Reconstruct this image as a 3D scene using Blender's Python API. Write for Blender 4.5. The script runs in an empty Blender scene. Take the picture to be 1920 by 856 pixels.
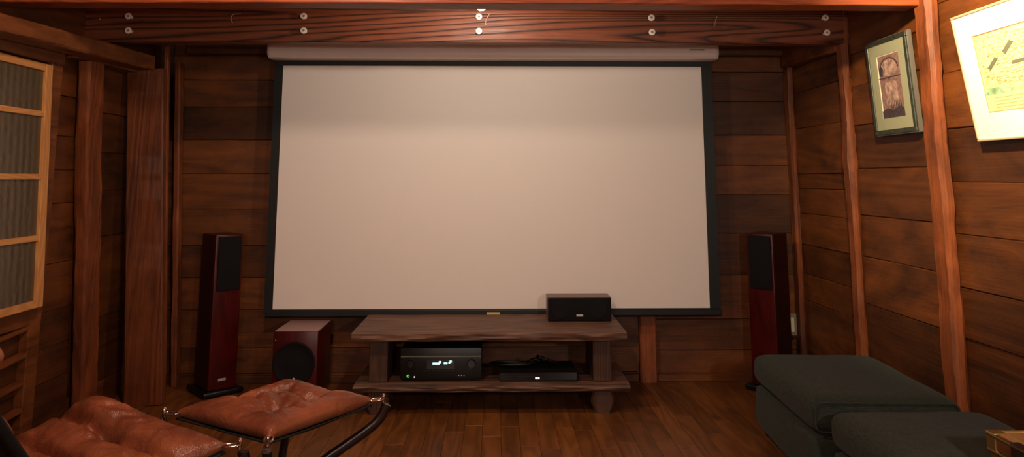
import bpy, bmesh, math, random
from mathutils import Vector, Matrix, noise
random.seed(7)
C = bpy.context.scene
COL = C.collection
PI = math.pi

# ------------------------------------------------------------------ camera model (1920x856 frame)
F, CX, CY, H = 1386.7, 960.0, 136.0, 1.23
PITCH = math.atan((335-CY)/F); YAW = math.radians(1.05)
ROT = Matrix.Rotation(-YAW, 3, 'Z') @ Matrix.Rotation(PI/2+PITCH, 3, 'X')
def ray(px, py): return ROT @ Vector(((px-CX)/F, -(py-CY)/F, -1))
def atY(px, py, v): d = ray(px, py); return Vector((0,0,H))+d*(v/d.y)
def atX(px, py, v): d = ray(px, py); return Vector((0,0,H))+d*(v/d.x)
def atZ(px, py, v): d = ray(px, py); return Vector((0,0,H))+d*((v-H)/d.z)

cam = bpy.data.cameras.new('camera'); co = bpy.data.objects.new('camera', cam); COL.objects.link(co)
co.location = (0,0,H); co.rotation_euler = (PI/2+PITCH, 0, -YAW)
cam.sensor_width = 36; cam.lens = 36*F/1920; cam.shift_y = -(428-CY)/1920.0
cam.clip_start = .02
C.camera = co
C.view_settings.view_transform = 'Standard'; C.view_settings.look = 'None'
C.view_settings.gamma = 1; C.view_settings.exposure = .12
C.view_settings.use_curve_mapping = False

# ------------------------------------------------------------------ materials
def srgb(c):
    return tuple(((v/255)/12.92 if v/255 <= .04045 else ((v/255+.055)/1.055)**2.4) for v in c)+(1,)
def mat(name, col, rough=.5, metal=0, spec=.5, bump=None, var=0, emit=None, coat=0, bscale=200, bdist=.002):
    m = bpy.data.materials.new(name); m.use_nodes = True; n = m.node_tree; b = n.nodes['Principled BSDF']
    b.inputs['Base Color'].default_value = srgb(col)
    b.inputs['Roughness'].default_value = rough; b.inputs['Metallic'].default_value = metal
    b.inputs['Specular IOR Level'].default_value = spec; b.inputs['Coat Weight'].default_value = coat
    tc = n.nodes.new('ShaderNodeTexCoord')
    nz = n.nodes.new('ShaderNodeTexNoise'); nz.inputs['Scale'].default_value = bscale; nz.inputs['Detail'].default_value = 4
    n.links.new(tc.outputs['Object'], nz.inputs['Vector'])
    if var:
        mx = n.nodes.new('ShaderNodeMix'); mx.data_type = 'RGBA'
        nv = n.nodes.new('ShaderNodeTexNoise'); nv.inputs['Scale'].default_value = var; nv.inputs['Detail'].default_value = 6
        n.links.new(tc.outputs['Object'], nv.inputs['Vector'])
        mx.inputs[6].default_value = srgb([v*.72 for v in col]); mx.inputs[7].default_value = srgb([min(255, v*1.22) for v in col])
        rp = n.nodes.new('ShaderNodeValToRGB'); rp.color_ramp.elements[0].position = .35; rp.color_ramp.elements[1].position = .68
        n.links.new(nv.outputs['Fac'], rp.inputs['Fac']); n.links.new(rp.outputs['Color'], mx.inputs[0])
        n.links.new(mx.outputs[2], b.inputs['Base Color'])
    if bump:
        bp = n.nodes.new('ShaderNodeBump'); bp.inputs['Strength'].default_value = bump; bp.inputs['Distance'].default_value = bdist
        n.links.new(nz.outputs['Fac'], bp.inputs['Height']); n.links.new(bp.outputs['Normal'], b.inputs['Normal'])
    if emit:
        b.inputs['Emission Color'].default_value = srgb(emit[0]); b.inputs['Emission Strength'].default_value = emit[1]
    return m

def wood(name, axis, dark, light, rough=.5, freq=22, scale=5.0, stretch=.13, contrast=.8, blotch=.5, bump=.35, tonevar=.5, spec=.4, sharp=False):
    """old boards: contour grain stretched along `axis`, fine fibre, stains; 'tone' varies board by board"""
    m = bpy.data.materials.new(name); m.use_nodes = True; T = m.node_tree; N = T.nodes; L = T.links; b = N['Principled BSDF']
    def nd(t, **k):
        x = N.new(t)
        for a, v in k.items(): setattr(x, a, v)
        return x
    def math_(op, a, bb=None, cc=None):
        x = nd('ShaderNodeMath', operation=op)
        for i, v in enumerate((a, bb, cc)):
            if v is None: continue
            if hasattr(v, 'is_output'): L.new(v, x.inputs[i])
            else: x.inputs[i].default_value = v
        return x.outputs[0]
    tc = nd('ShaderNodeTexCoord'); at = nd('ShaderNodeAttribute', attribute_name='tone')
    off = nd('ShaderNodeVectorMath', operation='SCALE'); off.inputs[0].default_value = (13.1, 7.7, 5.3); L.new(at.outputs['Fac'], off.inputs['Scale'])
    ad = nd('ShaderNodeVectorMath', operation='ADD'); L.new(tc.outputs['Object'], ad.inputs[0]); L.new(off.outputs[0], ad.inputs[1])
    def mapped(s):
        mp = nd('ShaderNodeMapping'); sc = [1, 1, 1]; sc[axis] = s; mp.inputs['Scale'].default_value = sc
        L.new(ad.outputs[0], mp.inputs['Vector']); return mp.outputs[0]
    n1 = nd('ShaderNodeTexNoise'); n1.inputs['Scale'].default_value = scale; n1.inputs['Detail'].default_value = 1.5; n1.inputs['Roughness'].default_value = .4
    L.new(mapped(stretch), n1.inputs['Vector'])
    ring = math_('MULTIPLY', n1.outputs['Fac'], freq)
    if sharp: ring = math_('SUBTRACT', 1, math_('POWER', math_('ABSOLUTE', math_('MULTIPLY_ADD', math_('FRACT', ring), 2, -1)), 3))
    else: ring = math_('MULTIPLY_ADD', math_('SINE', math_('MULTIPLY', ring, 2*PI)), .5, .5)
    n2 = nd('ShaderNodeTexNoise'); n2.inputs['Scale'].default_value = 90; n2.inputs['Detail'].default_value = 3
    L.new(mapped(.04), n2.inputs['Vector'])
    n3 = nd('ShaderNodeTexNoise'); n3.inputs['Scale'].default_value = 5.2; n3.inputs['Detail'].default_value = 8; n3.inputs['Roughness'].default_value = .68; n3.inputs['Distortion'].default_value = .6
    L.new(mapped(.4), n3.inputs['Vector'])
    st = nd('ShaderNodeValToRGB'); st.color_ramp.elements[0].position = .3; st.color_ramp.elements[1].position = .72; L.new(n3.outputs['Fac'], st.inputs['Fac'])
    f = math_('ADD', math_('MULTIPLY', ring, .5*contrast), math_('MULTIPLY', n2.outputs['Fac'], .45*contrast))
    f = math_('ADD', f, math_('MULTIPLY', st.outputs['Color'], blotch))
    f = math_('DIVIDE', f, .95*contrast*.8+blotch)
    if sharp: f = math_('MULTIPLY', f, math_('MULTIPLY_ADD', ring, .85, .2))
    # knots
    vo = nd('ShaderNodeTexVoronoi'); vo.inputs['Scale'].default_value = 2.6
    L.new(mapped(.6), vo.inputs['Vector'])
    kn = nd('ShaderNodeMapRange'); kn.inputs[1].default_value = .04; kn.inputs[2].default_value = .11; kn.inputs[3].default_value = .35; kn.inputs[4].default_value = 1
    L.new(vo.outputs['Distance'], kn.inputs[0])
    f = math_('MULTIPLY', f, kn.outputs[0])
    mx = nd('ShaderNodeMix', data_type='RGBA', clamp_factor=True); mx.inputs[6].default_value = srgb(dark); mx.inputs[7].default_value = srgb(light)
    L.new(f, mx.inputs[0])
    tv = math_('MULTIPLY_ADD', at.outputs['Fac'], tonevar, 1-tonevar/2)
    hs = nd('ShaderNodeVectorMath', operation='SCALE'); L.new(mx.outputs[2], hs.inputs[0]); L.new(tv, hs.inputs['Scale'])
    L.new(hs.outputs[0], b.inputs['Base Color'])
    rr = math_('MULTIPLY_ADD', n2.outputs['Fac'], .25, rough-.12); L.new(rr, b.inputs['Roughness'])
    b.inputs['Specular IOR Level'].default_value = spec
    bp = nd('ShaderNodeBump'); bp.inputs['Strength'].default_value = bump; bp.inputs['Distance'].default_value = .004
    L.new(math_('ADD', math_('MULTIPLY', ring, .6), math_('ADD', n2.outputs['Fac'], n3.outputs['Fac'])), bp.inputs['Height'])
    L.new(bp.outputs['Normal'], b.inputs['Normal'])
    return m

WD, WL = (31, 12, 3), (112, 60, 20)
M = {}
M['wallX'] = wood('old plank along x', 0, WD, WL, contrast=.42, blotch=.85, freq=9, scale=3.5, stretch=.12, tonevar=.85, rough=.52)
M['wallY'] = wood('old plank along y', 1, WD, WL, contrast=.42, blotch=.85, freq=9, scale=3.5, stretch=.12, tonevar=.85, rough=.52)
M['post'] = wood('old post wood', 2, (44, 18, 7), (134, 68, 28), stretch=.08, rough=.6, bump=.6, tonevar=.8, contrast=.4, blotch=.8, freq=10, scale=6)
M['beamX'] = wood('weathered beam along x', 0, (22, 8, 4), (122, 62, 33), freq=30, scale=5.0, stretch=.042, contrast=1.0, blotch=.35, bump=.7, tonevar=.1, sharp=True)
M['beamX2'] = wood('smooth beam along x', 0, (92, 36, 16), (160, 78, 36), bump=.2, blotch=.4, tonevar=.1)
M['beamY'] = wood('old beam along y', 1, (56, 28, 11), (146, 84, 38), bump=.3, tonevar=.2, contrast=.4, blotch=.7, freq=9)
M['floor'] = wood('varnished floor boards', 1, (64, 34, 12), (128, 76, 32), rough=.4, freq=9, contrast=.4, blotch=.4, bump=.05, tonevar=.45, scale=7)
M['slab'] = wood('weathered slab wood', 0, (50, 34, 26), (118, 82, 62), rough=.6, freq=14, contrast=.8, blotch=.35, bump=.6, tonevar=.15)
M['slabZ'] = wood('weathered leg wood', 2, (44, 27, 19), (88, 56, 38), rough=.6, bump=.4, tonevar=.15)
M['pale'] = wood('pale pine', 2, (186, 124, 66), (220, 162, 98), rough=.5, contrast=.5, blotch=.2, bump=.08, tonevar=.1)
M['paleY'] = wood('pale pine along y', 1, (186, 124, 66), (220, 162, 98), rough=.5, contrast=.5, blotch=.2, bump=.08, tonevar=.1)
M['gold'] = wood('honey frame wood', 1, (176, 110, 56), (214, 150, 84), rough=.35, contrast=.5, blotch=.2, bump=.05, tonevar=.1)
M['darkleg'] = wood('dark bentwood', 0, (20, 9, 7), (46, 22, 16), rough=.3, contrast=.5, bump=.05, tonevar=.1)
M['cherry'] = wood('cherry veneer', 2, (42, 2, 2), (72, 6, 4), rough=.32, freq=10, contrast=.5, blotch=.25, bump=.03, tonevar=.0)
M['screen'] = mat('matte white screen cloth', (226, 216, 208), rough=.95, spec=.1)
M['mask'] = mat('black screen masking', (19, 21, 20), rough=.5, spec=.4)
M['case'] = mat('white enamel case', (226, 208, 200), rough=.32, spec=.5)
M['case_end'] = mat('white plastic cap', (214, 202, 196), rough=.45)
M['blk'] = mat('black plastic', (9, 9, 9), rough=.4, spec=.5)
M['blkm'] = mat('matte black', (7, 7, 7), rough=.8, spec=.3)
M['gloss'] = mat('gloss black', (10, 10, 11), rough=.12, spec=.6)
M['cloth'] = mat('black grille cloth', (18, 15, 16), rough=.9, spec=.2, bump=.5, bscale=900)
M['cone'] = mat('speaker cone', (19, 15, 17), rough=.85, spec=.2)
M['silver'] = mat('silver badge', (205, 200, 198), rough=.3, metal=.6)
M['chrome'] = mat('chrome', (225, 222, 218), rough=.08, metal=1)
M['porcelain'] = mat('grey porcelain', (226, 212, 200), rough=.35)
M['wire'] = mat('pale wire', (186, 160, 146), rough=.4, metal=.4)
M['yellow'] = mat('yellow label', (214, 176, 84), rough=.5)
M['canvas'] = mat('black canvas', (13, 9, 8), rough=.8, bump=.3, bscale=500)
M['plate'] = mat('grey metal plate', (150, 142, 126), rough=.4, metal=.5)
M['socket'] = mat('ivory socket', (205, 196, 168), rough=.5)
M['brass'] = mat('brass trim', (176, 150, 96), rough=.35, metal=.9)
M['metalframe'] = mat('dark green frame lacquer', (46, 52, 42), rough=.35, var=60)
M['silverframe'] = mat('silver frame edge', (168, 158, 146), rough=.3, metal=.7)
M['mat_cream'] = mat('cream mount board', (246, 240, 216), rough=.85)
M['champagne'] = mat('pale champagne frame', (196, 176, 138), rough=.35, metal=.3)
M['mat_green'] = mat('sage mount board', (156, 156, 126), rough=.85, bump=.2)
M['trunk'] = wood('trunk wood', 1, (74, 42, 20), (118, 74, 38), rough=.4, contrast=.6, blotch=.3, tonevar=.1)
M['trunktop'] = wood('trunk top wood', 1, (150, 108, 62), (196, 150, 96), rough=.3, contrast=.5, blotch=.4, tonevar=.1)
M['darkpanel'] = mat('dark leather panel', (34, 14, 12), rough=.45, bump=.3, bscale=120)
M['led'] = mat('cyan display glow', (180, 235, 240), emit=((175, 232, 240), 1.6))
M['ledw'] = mat('white led', (240, 245, 235), emit=((240, 245, 235), 1.6))
M['ledg'] = mat('green led', (90, 220, 90), emit=((110, 235, 100), .9))
M['dim'] = mat('small grey mark', (120, 118, 96), rough=.5)
M['bulb'] = mat('lamp glass lit', (255, 240, 215), emit=((255, 235, 205), 25))

def leather():
    m = bpy.data.materials.new('tan leather'); m.use_nodes = True; T = m.node_tree; N = T.nodes; L = T.links; b = N['Principled BSDF']
    tc = N.new('ShaderNodeTexCoord')
    a = N.new('ShaderNodeTexNoise'); a.inputs['Scale'].default_value = 6; a.inputs['Detail'].default_value = 6; L.new(tc.outputs['Object'], a.inputs['Vector'])
    mx = N.new('ShaderNodeMix'); mx.data_type = 'RGBA'; mx.inputs[6].default_value = srgb((104, 54, 34)); mx.inputs[7].default_value = srgb((152, 86, 56))
    r = N.new('ShaderNodeValToRGB'); r.color_ramp.elements[0].position = .32; r.color_ramp.elements[1].position = .7
    L.new(a.outputs['Fac'], r.inputs['Fac']); L.new(r.outputs['Color'], mx.inputs[0]); L.new(mx.outputs[2], b.inputs['Base Color'])
    b.inputs['Roughness'].default_value = .36; b.inputs['Specular IOR Level'].default_value = .5
    v = N.new('ShaderNodeTexVoronoi'); v.inputs['Scale'].default_value = 260; L.new(tc.outputs['Object'], v.inputs['Vector'])
    w = N.new('ShaderNodeTexNoise'); w.inputs['Scale'].default_value = 14; w.inputs['Detail'].default_value = 4; w.inputs['Distortion'].default_value = 1.5; L.new(tc.outputs['Object'], w.inputs['Vector'])
    ad = N.new('ShaderNodeMath'); ad.operation = 'MULTIPLY_ADD'; ad.inputs[1].default_value = 7; L.new(w.outputs['Fac'], ad.inputs[0]); L.new(v.outputs['Distance'], ad.inputs[2])
    bp = N.new('ShaderNodeBump'); bp.inputs['Strength'].default_value = .35; bp.inputs['Distance'].default_value = .0025
    L.new(ad.outputs[0], bp.inputs['Height']); L.new(bp.outputs['Normal'], b.inputs['Normal'])
    return m
M['leather'] = leather()

def fabric():
    m = bpy.data.materials.new('charcoal woven upholstery'); m.use_nodes = True; T = m.node_tree; N = T.nodes; L = T.links; b = N['Principled BSDF']
    tc = N.new('ShaderNodeTexCoord')
    facs = []
    for sc in ((60, 900, 900), (900, 60, 900)):
        mp = N.new('ShaderNodeMapping'); mp.inputs['Scale'].default_value = [s/10 for s in sc]; L.new(tc.outputs['Object'], mp.inputs['Vector'])
        a = N.new('ShaderNodeTexNoise'); a.inputs['Scale'].default_value = 6; a.inputs['Detail'].default_value = 2; L.new(mp.outputs[0], a.inputs['Vector']); facs.append(a.outputs['Fac'])
    ad = N.new('ShaderNodeMath'); ad.operation = 'ADD'; L.new(facs[0], ad.inputs[0]); L.new(facs[1], ad.inputs[1])
    mr = N.new('ShaderNodeMapRange'); mr.inputs[1].default_value = .7; mr.inputs[2].default_value = 1.3; L.new(ad.outputs[0], mr.inputs[0])
    mx = N.new('ShaderNodeMix'); mx.data_type = 'RGBA'; mx.inputs[6].default_value = srgb((26, 31, 27)); mx.inputs[7].default_value = srgb((60, 66, 56))
    L.new(mr.outputs[0], mx.inputs[0]); L.new(mx.outputs[2], b.inputs['Base Color'])
    b.inputs['Roughness'].default_value = .95; b.inputs['Specular IOR Level'].default_value = .15
    b.inputs['Sheen Weight'].default_value = .06
    bp = N.new('ShaderNodeBump'); bp.inputs['Strength'].default_value = .5; bp.inputs['Distance'].default_value = .002
    L.new(ad.outputs[0], bp.inputs['Height']); L.new(bp.outputs['Normal'], b.inputs['Normal'])
    return m
M['fabric'] = fabric()

def reeded():
    m = bpy.data.materials.new('reeded obscure glass'); m.use_nodes = True; T = m.node_tree; N = T.nodes; L = T.links; b = N['Principled BSDF']
    tc = N.new('ShaderNodeTexCoord')
    wv = N.new('ShaderNodeTexWave'); wv.wave_type = 'BANDS'; wv.bands_direction = 'Y'; wv.inputs['Scale'].default_value = 7; wv.inputs['Distortion'].default_value = .7
    L.new(tc.outputs['Object'], wv.inputs['Vector'])
    nz = N.new('ShaderNodeTexNoise'); nz.inputs['Scale'].default_value = 22; nz.inputs['Detail'].default_value = 3; L.new(tc.outputs['Object'], nz.inputs['Vector'])
    mx = N.new('ShaderNodeMix'); mx.data_type = 'RGBA'; mx.inputs[6].default_value = srgb((96, 82, 62)); mx.inputs[7].default_value = srgb((110, 96, 74))
    L.new(wv.outputs['Fac'], mx.inputs[0]); L.new(mx.outputs[2], b.inputs['Base Color'])
    ad = N.new('ShaderNodeMath'); ad.operation = 'MULTIPLY_ADD'; ad.inputs[1].default_value = 7; L.new(nz.outputs['Fac'], ad.inputs[0]); L.new(wv.outputs['Fac'], ad.inputs[2])
    bp = N.new('ShaderNodeBump'); bp.inputs['Strength'].default_value = .2; bp.inputs['Distance'].default_value = .0015
    L.new(ad.outputs[0], bp.inputs['Height']); L.new(bp.outputs['Normal'], b.inputs['Normal'])
    b.inputs['Roughness'].default_value = .2; b.inputs['Transmission Weight'].default_value = .25; b.inputs['IOR'].default_value = 1.5
    return m
M['glass'] = reeded()

# ------------------------------------------------------------------ mesh helpers
def newbm():
    bm = bmesh.new(); bm.verts.layers.float.new('tone'); return bm
def settone(bm, vs, t):
    l = bm.verts.layers.float['tone']
    for v in vs: v[l] = t
def build(name, bm, m, parent=None, smooth=False, auto=None):
    me = bpy.data.meshes.new(name); bmesh.ops.recalc_face_normals(bm, faces=bm.faces[:]); bm.to_mesh(me); bm.free()
    me.materials.append(M[m] if isinstance(m, str) else m)
    if smooth:
        me.polygons.foreach_set('use_smooth', [True]*len(me.polygons))
        if auto: me.set_sharp_from_angle(angle=math.radians(auto))
    o = bpy.data.objects.new(name, me); COL.objects.link(o)
    if parent: o.parent = parent
    return o
def tag(o, label=None, cat=None, group=None, kind=None):
    if label: o['label'] = label
    if cat: o['category'] = cat
    if group: o['group'] = group
    if kind: o['kind'] = kind
    return o
def thing(name, label, cat, loc=(0,0,0), rz=0, group=None):
    o = bpy.data.objects.new(name, None); COL.objects.link(o); o.location = loc; o.rotation_euler = (0,0,rz)
    o.empty_display_size = .05
    return tag(o, label, cat, group)
def copy_tree(o, parent=None):
    c = o.copy(); COL.objects.link(c); c.parent = parent
    for ch in [x for x in list(bpy.data.objects) if x.parent == o]: copy_tree(ch, c)
    return c

def box(bm, x0, x1, y0, y1, z0, z1, bev=0, seg=2, tone=.5):
    r = bmesh.ops.create_cube(bm, size=1)
    vs = r['verts']
    for v in vs:
        v.co = Vector((x0 if v.co.x < 0 else x1, y0 if v.co.y < 0 else y1, z0 if v.co.z < 0 else z1))
    if bev:
        es = list({e for v in vs for e in v.link_edges})
        r = bmesh.ops.bevel(bm, geom=es, offset=bev, segments=seg, affect='EDGES', profile=.5, clamp_overlap=True)
        vs = r['verts']
    settone(bm, vs, tone)
    return vs
def beam(bm, p0, p1, w, h, up=(0,0,1), ch=.006, rough=.003, n=None, tone=None, seed=None, taper=1.0, lowf=2.0):
    """roughly sawn timber from p0 to p1: chamfered section w (sideways) x h (along up), edges wandering a little"""
    p0, p1, up = Vector(p0), Vector(p1), Vector(up); d = p1-p0; L = d.length; d.normalize()
    s = d.cross(up).normalized(); u = s.cross(d).normalized()
    if n is None: n = max(2, int(L/.035))
    rough *= .62
    if tone is None: tone = random.random()
    if seed is None: seed = random.random()*100
    a, b = w/2, h/2
    sec = [(-a+ch, -b), (a-ch, -b), (a, -b+ch), (a, b-ch), (a-ch, b), (-a+ch, b), (-a, b-ch), (-a, -b+ch)]
    rings = []
    for i in range(n+1):
        t = i/n; k = 1+(taper-1)*t; ring = []
        c = p0+d*(L*t)
        for j, (x, y) in enumerate(sec):
            q = Vector((t*L*lowf+seed, (j//2)*3.1, seed))
            ring.append(bm.verts.new(c+s*(x*k+rough*2*noise.noise(q)+rough*1.0*noise.noise(q*7))+u*(y*k+rough*2*noise.noise(q+Vector((9,9,9)))+rough*1.0*noise.noise(q*6+Vector((3,1,7))))))
        rings.append(ring)
    for i in range(n):
        for j in range(8):
            bm.faces.new((rings[i][j], rings[i][(j+1)%8], rings[i+1][(j+1)%8], rings[i+1][j]))
    bm.faces.new(rings[0][::-1]); bm.faces.new(rings[-1])
    settone(bm, [v for r in rings for v in r], tone)
def tube(bm, pts, r, seg=8, closed=False, tone=.5):
    pts = [Vector(p) for p in pts]; n = len(pts); rings = []
    rs = r if isinstance(r, (list, tuple)) else [r]*n
    prev = None
    for i, p in enumerate(pts):
        a = pts[(i-1) % n] if (closed or i) else pts[0]; b = pts[(i+1) % n] if (closed or i < n-1) else pts[-1]
        t = (b-a).normalized()
        if prev is None:
            x = t.orthogonal().normalized()
        else:
            x = (prev-t*prev.dot(t)).normalized()
        prev = x; y = t.cross(x)
        rings.append([bm.verts.new(p+(x*math.cos(2*PI*k/seg)+y*math.sin(2*PI*k/seg))*rs[i]) for k in range(seg)])
    m = n if closed else n-1
    for i in range(m):
        A, B = rings[i], rings[(i+1) % n]
        for k in range(seg): bm.faces.new((A[k], A[(k+1)%seg], B[(k+1)%seg], B[k]))
    if not closed: bm.faces.new(rings[0][::-1]); bm.faces.new(rings[-1])
    settone(bm, [v for q in rings for v in q], tone)
def catmull(P, k=8, closed=False):
    P = [Vector(p) for p in P]; n = len(P); out = []
    for i in range(n if closed else n-1):
        if closed: a, b, c, d = P[(i-1)%n], P[i], P[(i+1)%n], P[(i+2)%n]
        else: a, b, c, d = P[max(i-1,0)], P[i], P[i+1], P[min(i+2,n-1)]
        for j in range(k):
            t = j/k
            out.append(.5*((2*b)+(-a+c)*t+(2*a-5*b+4*c-d)*t*t+(-a+3*b-3*c+d)*t**3))
    if not closed: out.append(P[-1])
    return out
def lathe(bm, prof, origin, axis, seg=20, tone=.5):
    """prof: (radius, distance along axis)"""
    axis = Vector(axis).normalized(); x = axis.orthogonal().normalized(); y = axis.cross(x); o = Vector(origin); rings = []
    for r, h in prof:
        rings.append([bm.verts.new(o+axis*h+(x*math.cos(2*PI*k/seg)+y*math.sin(2*PI*k/seg))*max(r, 1e-5)) for k in range(seg)])
    for A, B in zip(rings, rings[1:]):
        for k in range(seg): bm.faces.new((A[k], A[(k+1)%seg], B[(k+1)%seg], B[k]))
    bm.faces.new(rings[0][::-1]); bm.faces.new(rings[-1])
    settone(bm, [v for q in rings for v in q], tone)
def prism(bm, pts, ext, tone=.5):
    """polygon pts (3-D, planar) extruded by vector ext"""
    a = [bm.verts.new(p) for p in pts]; b = [bm.verts.new(Vector(p)+Vector(ext)) for p in pts]; n = len(a)
    bm.faces.new(a); bm.faces.new(b[::-1])
    for i in range(n): bm.faces.new((a[i], b[i], b[(i+1)%n], a[(i+1)%n]))
    settone(bm, a+b, tone)

# ------------------------------------------------------------------ room
YB, XL, XR = 4.77, -2.20, 1.90
CEIL = 2.42
YF = -2.2
# floor: boards running towards the screen
bm = newbm()
x = XL-.15; k = 0
while x < XR+.15:
    w = .091; y = YF-random.random()*.8
    while y < YB+.1:
        L = .55+random.random()*.65
        box(bm, x+.0006, x+w-.0006, y+.0006, min(y+L, YB+.12)-.0006, -.02, random.random()*.0006, bev=.0008, seg=1, tone=random.random())
        y += L
    x += w
box(bm, XL-.3, XR+.3, YF-.3, YB+.3, -.06, -.0195)
tag(build('floor', bm, 'floor'), 'varnished brown floor boards running towards the screen', None, kind='structure')

def planks(bm, along, lo, hi, face, zs, thick=.03, outward=1, gap=.002, seed=0):
    """horizontal planks between the seam heights zs; `face` is the coordinate of their room side; outward = +1 when the room lies on the smaller side"""
    rd = random.Random(seed)
    for z0, z1 in zip(zs, zs[1:]):
        dd = rd.uniform(-.004, .004)
        t = thick; c = face+outward*(t/2)+dd; zc = (z0+z1)/2; h = z1-z0-gap
        if along == 'x': p0, p1, up = (lo, c, zc), (hi, c, zc), (0,0,1)
        else: p0, p1, up = (c, lo, zc), (c, hi, zc), (0,0,1)
        beam(bm, p0, p1, t, h, up, ch=.003, rough=.0018, tone=rd.random(), seed=rd.random()*50, n=max(4, int((hi-lo)/.12)))

# back wall
def zsY(ys, px, Y): return [atY(px, y, Y).z for y in ys]
bm = newbm()
left_z = [0.0]+sorted(zsY([700, 652, 580, 520, 460, 392, 325, 262, 200, 150, 105], 420, YB))+[2.12, 2.3, CEIL+.05]
right_z = [0.0]+sorted(zsY([700, 655, 597, 515, 437, 365, 310, 253, 190, 135, 100], 1410, YB))+[2.12, 2.3, CEIL+.05]
planks(bm, 'x', -2.1, .87, YB, left_z, seed=3)
planks(bm, 'x', .98, XR+.1, YB, right_z, seed=5)
planks(bm, 'x', .862, .985, YB+.002, [0, .5, 1, 1.6, 2.2, CEIL+.05], seed=8)
box(bm, XL-.2, XR+.2, YB+.028, YB+.12, -.02, CEIL+.1, tone=.1)
tag(build('wall_back', bm, 'wallX'), 'dark red-brown horizontal plank wall behind the projection screen', kind='structure')
# right wall: three bays of planks
bm = newbm()
def zsX(ys, px, X): return [atX(px, y, X).z for y in ys]
b1 = [0, .16]+sorted(zsX([570, 520, 463, 403, 354, 325, 235, 162, 110], 1535, XR))+[2.2, CEIL+.05]
b2 = [0, .15]+sorted(zsX([590, 495, 410, 314, 223, 140, 70], 1690, XR))+[2.2, CEIL+.05]
b3 = [0, .2]+sorted(zsX([660, 558, 449, 342, 230, 110], 1890, XR))+[1.98, 2.2, CEIL+.05]
planks(bm, 'y', 3.92, YB+.05, XR, b1, seed=11)
planks(bm, 'y', 3.10, 3.92, XR, b2, seed=12)
planks(bm, 'y', 1.4, 3.10, XR, b3, seed=13)
planks(bm, 'y', YF, 1.4, XR, [0, .3, .6, .9, 1.2, 1.5, 1.8, 2.1, CEIL+.05], seed=14)
box(bm, XR+.028, XR+.12, YF-.1, YB+.1, -.02, CEIL+.1, tone=.1)
tag(build('wall_right', bm, 'wallY'), 'plank wall on the right with two framed pictures', kind='structure')
# left wall
bm = newbm()
l1 = [0]+sorted(zsX([700, 640, 575, 490, 380, 318, 255, 180], 120, XL))+[1.9, 2.1, CEIL+.05]
l2 = [0]+sorted(zsX([700, 585, 440, 356, 287, 215], 215, XL))+[1.85, 2.1, CEIL+.05]
planks(bm, 'y', 4.0, YB+.05, XL, l2, outward=-1, seed=21)
planks(bm, 'y', 3.0, 4.0, XL, l1, outward=-1, seed=22)
planks(bm, 'y', YF, 3.0, XL, [0, .3, .6, .9, 1.2, 1.5, 1.8, 2.1, CEIL+.05], outward=-1, seed=24)
box(bm, XL-.12, XL-.028, YF-.1, YB+.1, -.02, CEIL+.1, tone=.1)
tag(build('wall_left', bm, 'wallY'), 'plank wall on the left with a glazed panel', kind='structure')
# wall behind the viewer, ceiling
bm = newbm(); planks(bm, 'x', XL-.1, XR+.1, YF, [0, .3, .6, .9, 1.2, 1.5, 1.8, 2.1, CEIL+.05], outward=-1, seed=31)
box(bm, XL-.2, XR+.2, YF-.12, YF-.028, -.02, CEIL+.1)
tag(build('wall_front', bm, 'wallX'), 'plank wall behind the viewer', kind='structure')
bm = newbm(); y = YF-.1
while y < YB+.1:
    box(bm, XL-.1, XR+.1, y+.001, y+.198, CEIL, CEIL+.03, bev=.002, seg=1, tone=random.random()); y += .2
tag(build('ceiling', bm, 'beamX2'), 'board ceiling above the beams', kind='structure')
# skirting
bm = newbm(); beam(bm, (.985, YB-.018, .022), (XR, YB-.018, .022), .03, .044, ch=.004, rough=.002)
beam(bm, (-2.0, YB-.018, .022), (.865, YB-.018, .022), .03, .044, ch=.004, rough=.002)
tag(build('baseboard_back', bm, 'wallX'), 'low wooden skirting strip at the foot of the back wall', kind='structure')
# lintel strip at the top of the back wall
bm = newbm(); za, zb = atY(420, 103, YB-.03).z, atY(420, 76, YB-.03).z
beam(bm, (-2.0, YB-.03, (za+zb)/2), (1.86, YB-.03, (za+zb)/2), .06, zb-za, ch=.006, rough=.003, tone=.35)
tag(build('trim_1', bm, 'wallX'), 'flat horizontal rail along the top of the back wall', kind='structure')

# posts
def post(x0, x1, y0, y1, z0, z1, label, m='post', tone=None, rough=.005, ch=.01, group=None, name='wooden_post'):
    bm = newbm(); beam(bm, ((x0+x1)/2, (y0+y1)/2, z0), ((x0+x1)/2, (y0+y1)/2, z1), x1-x0, y1-y0, up=(0,1,0), ch=ch, rough=rough, tone=tone, lowf=2.5)
    return tag(build(name, bm, m, smooth=True, auto=28), label, 'post', group or 'wooden posts of the walls')
post(1.862, XR-.001, 4.685, YB-.004, 0, 2.3, 'slim wooden post in the right back corner of the room, beside the tall red speaker', tone=.5)
post(1.858, XR-.001, 3.90, 3.985, 0, 2.3, 'rough wooden post on the right wall, left of the small green-framed picture', tone=.6, rough=.008, ch=.014)
post(1.842, XR-.001, 3.075, 3.185, 0, 2.3, 'broad rough post on the right wall between the two framed pictures', tone=.85, rough=.008, ch=.016)
post(.872, .978, YB-.055, YB+.004, 0, 2.0, 'short orange-brown post under the right side of the screen, behind the low stand', tone=.9, rough=.005)
def leaning(pb, pt, w, d, label, tone, rough, ch, name='wooden_post'):
    bm = newbm(); beam(bm, pb, pt, w, d, up=(0,1,0), ch=ch, rough=rough, tone=tone, lowf=2.5)
    return tag(build(name, bm, 'post', smooth=True, auto=28), label, *(('post', 'wooden posts of the walls') if name == 'wooden_post' else ('board', 'thin upright boards by the corner post')))
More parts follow.
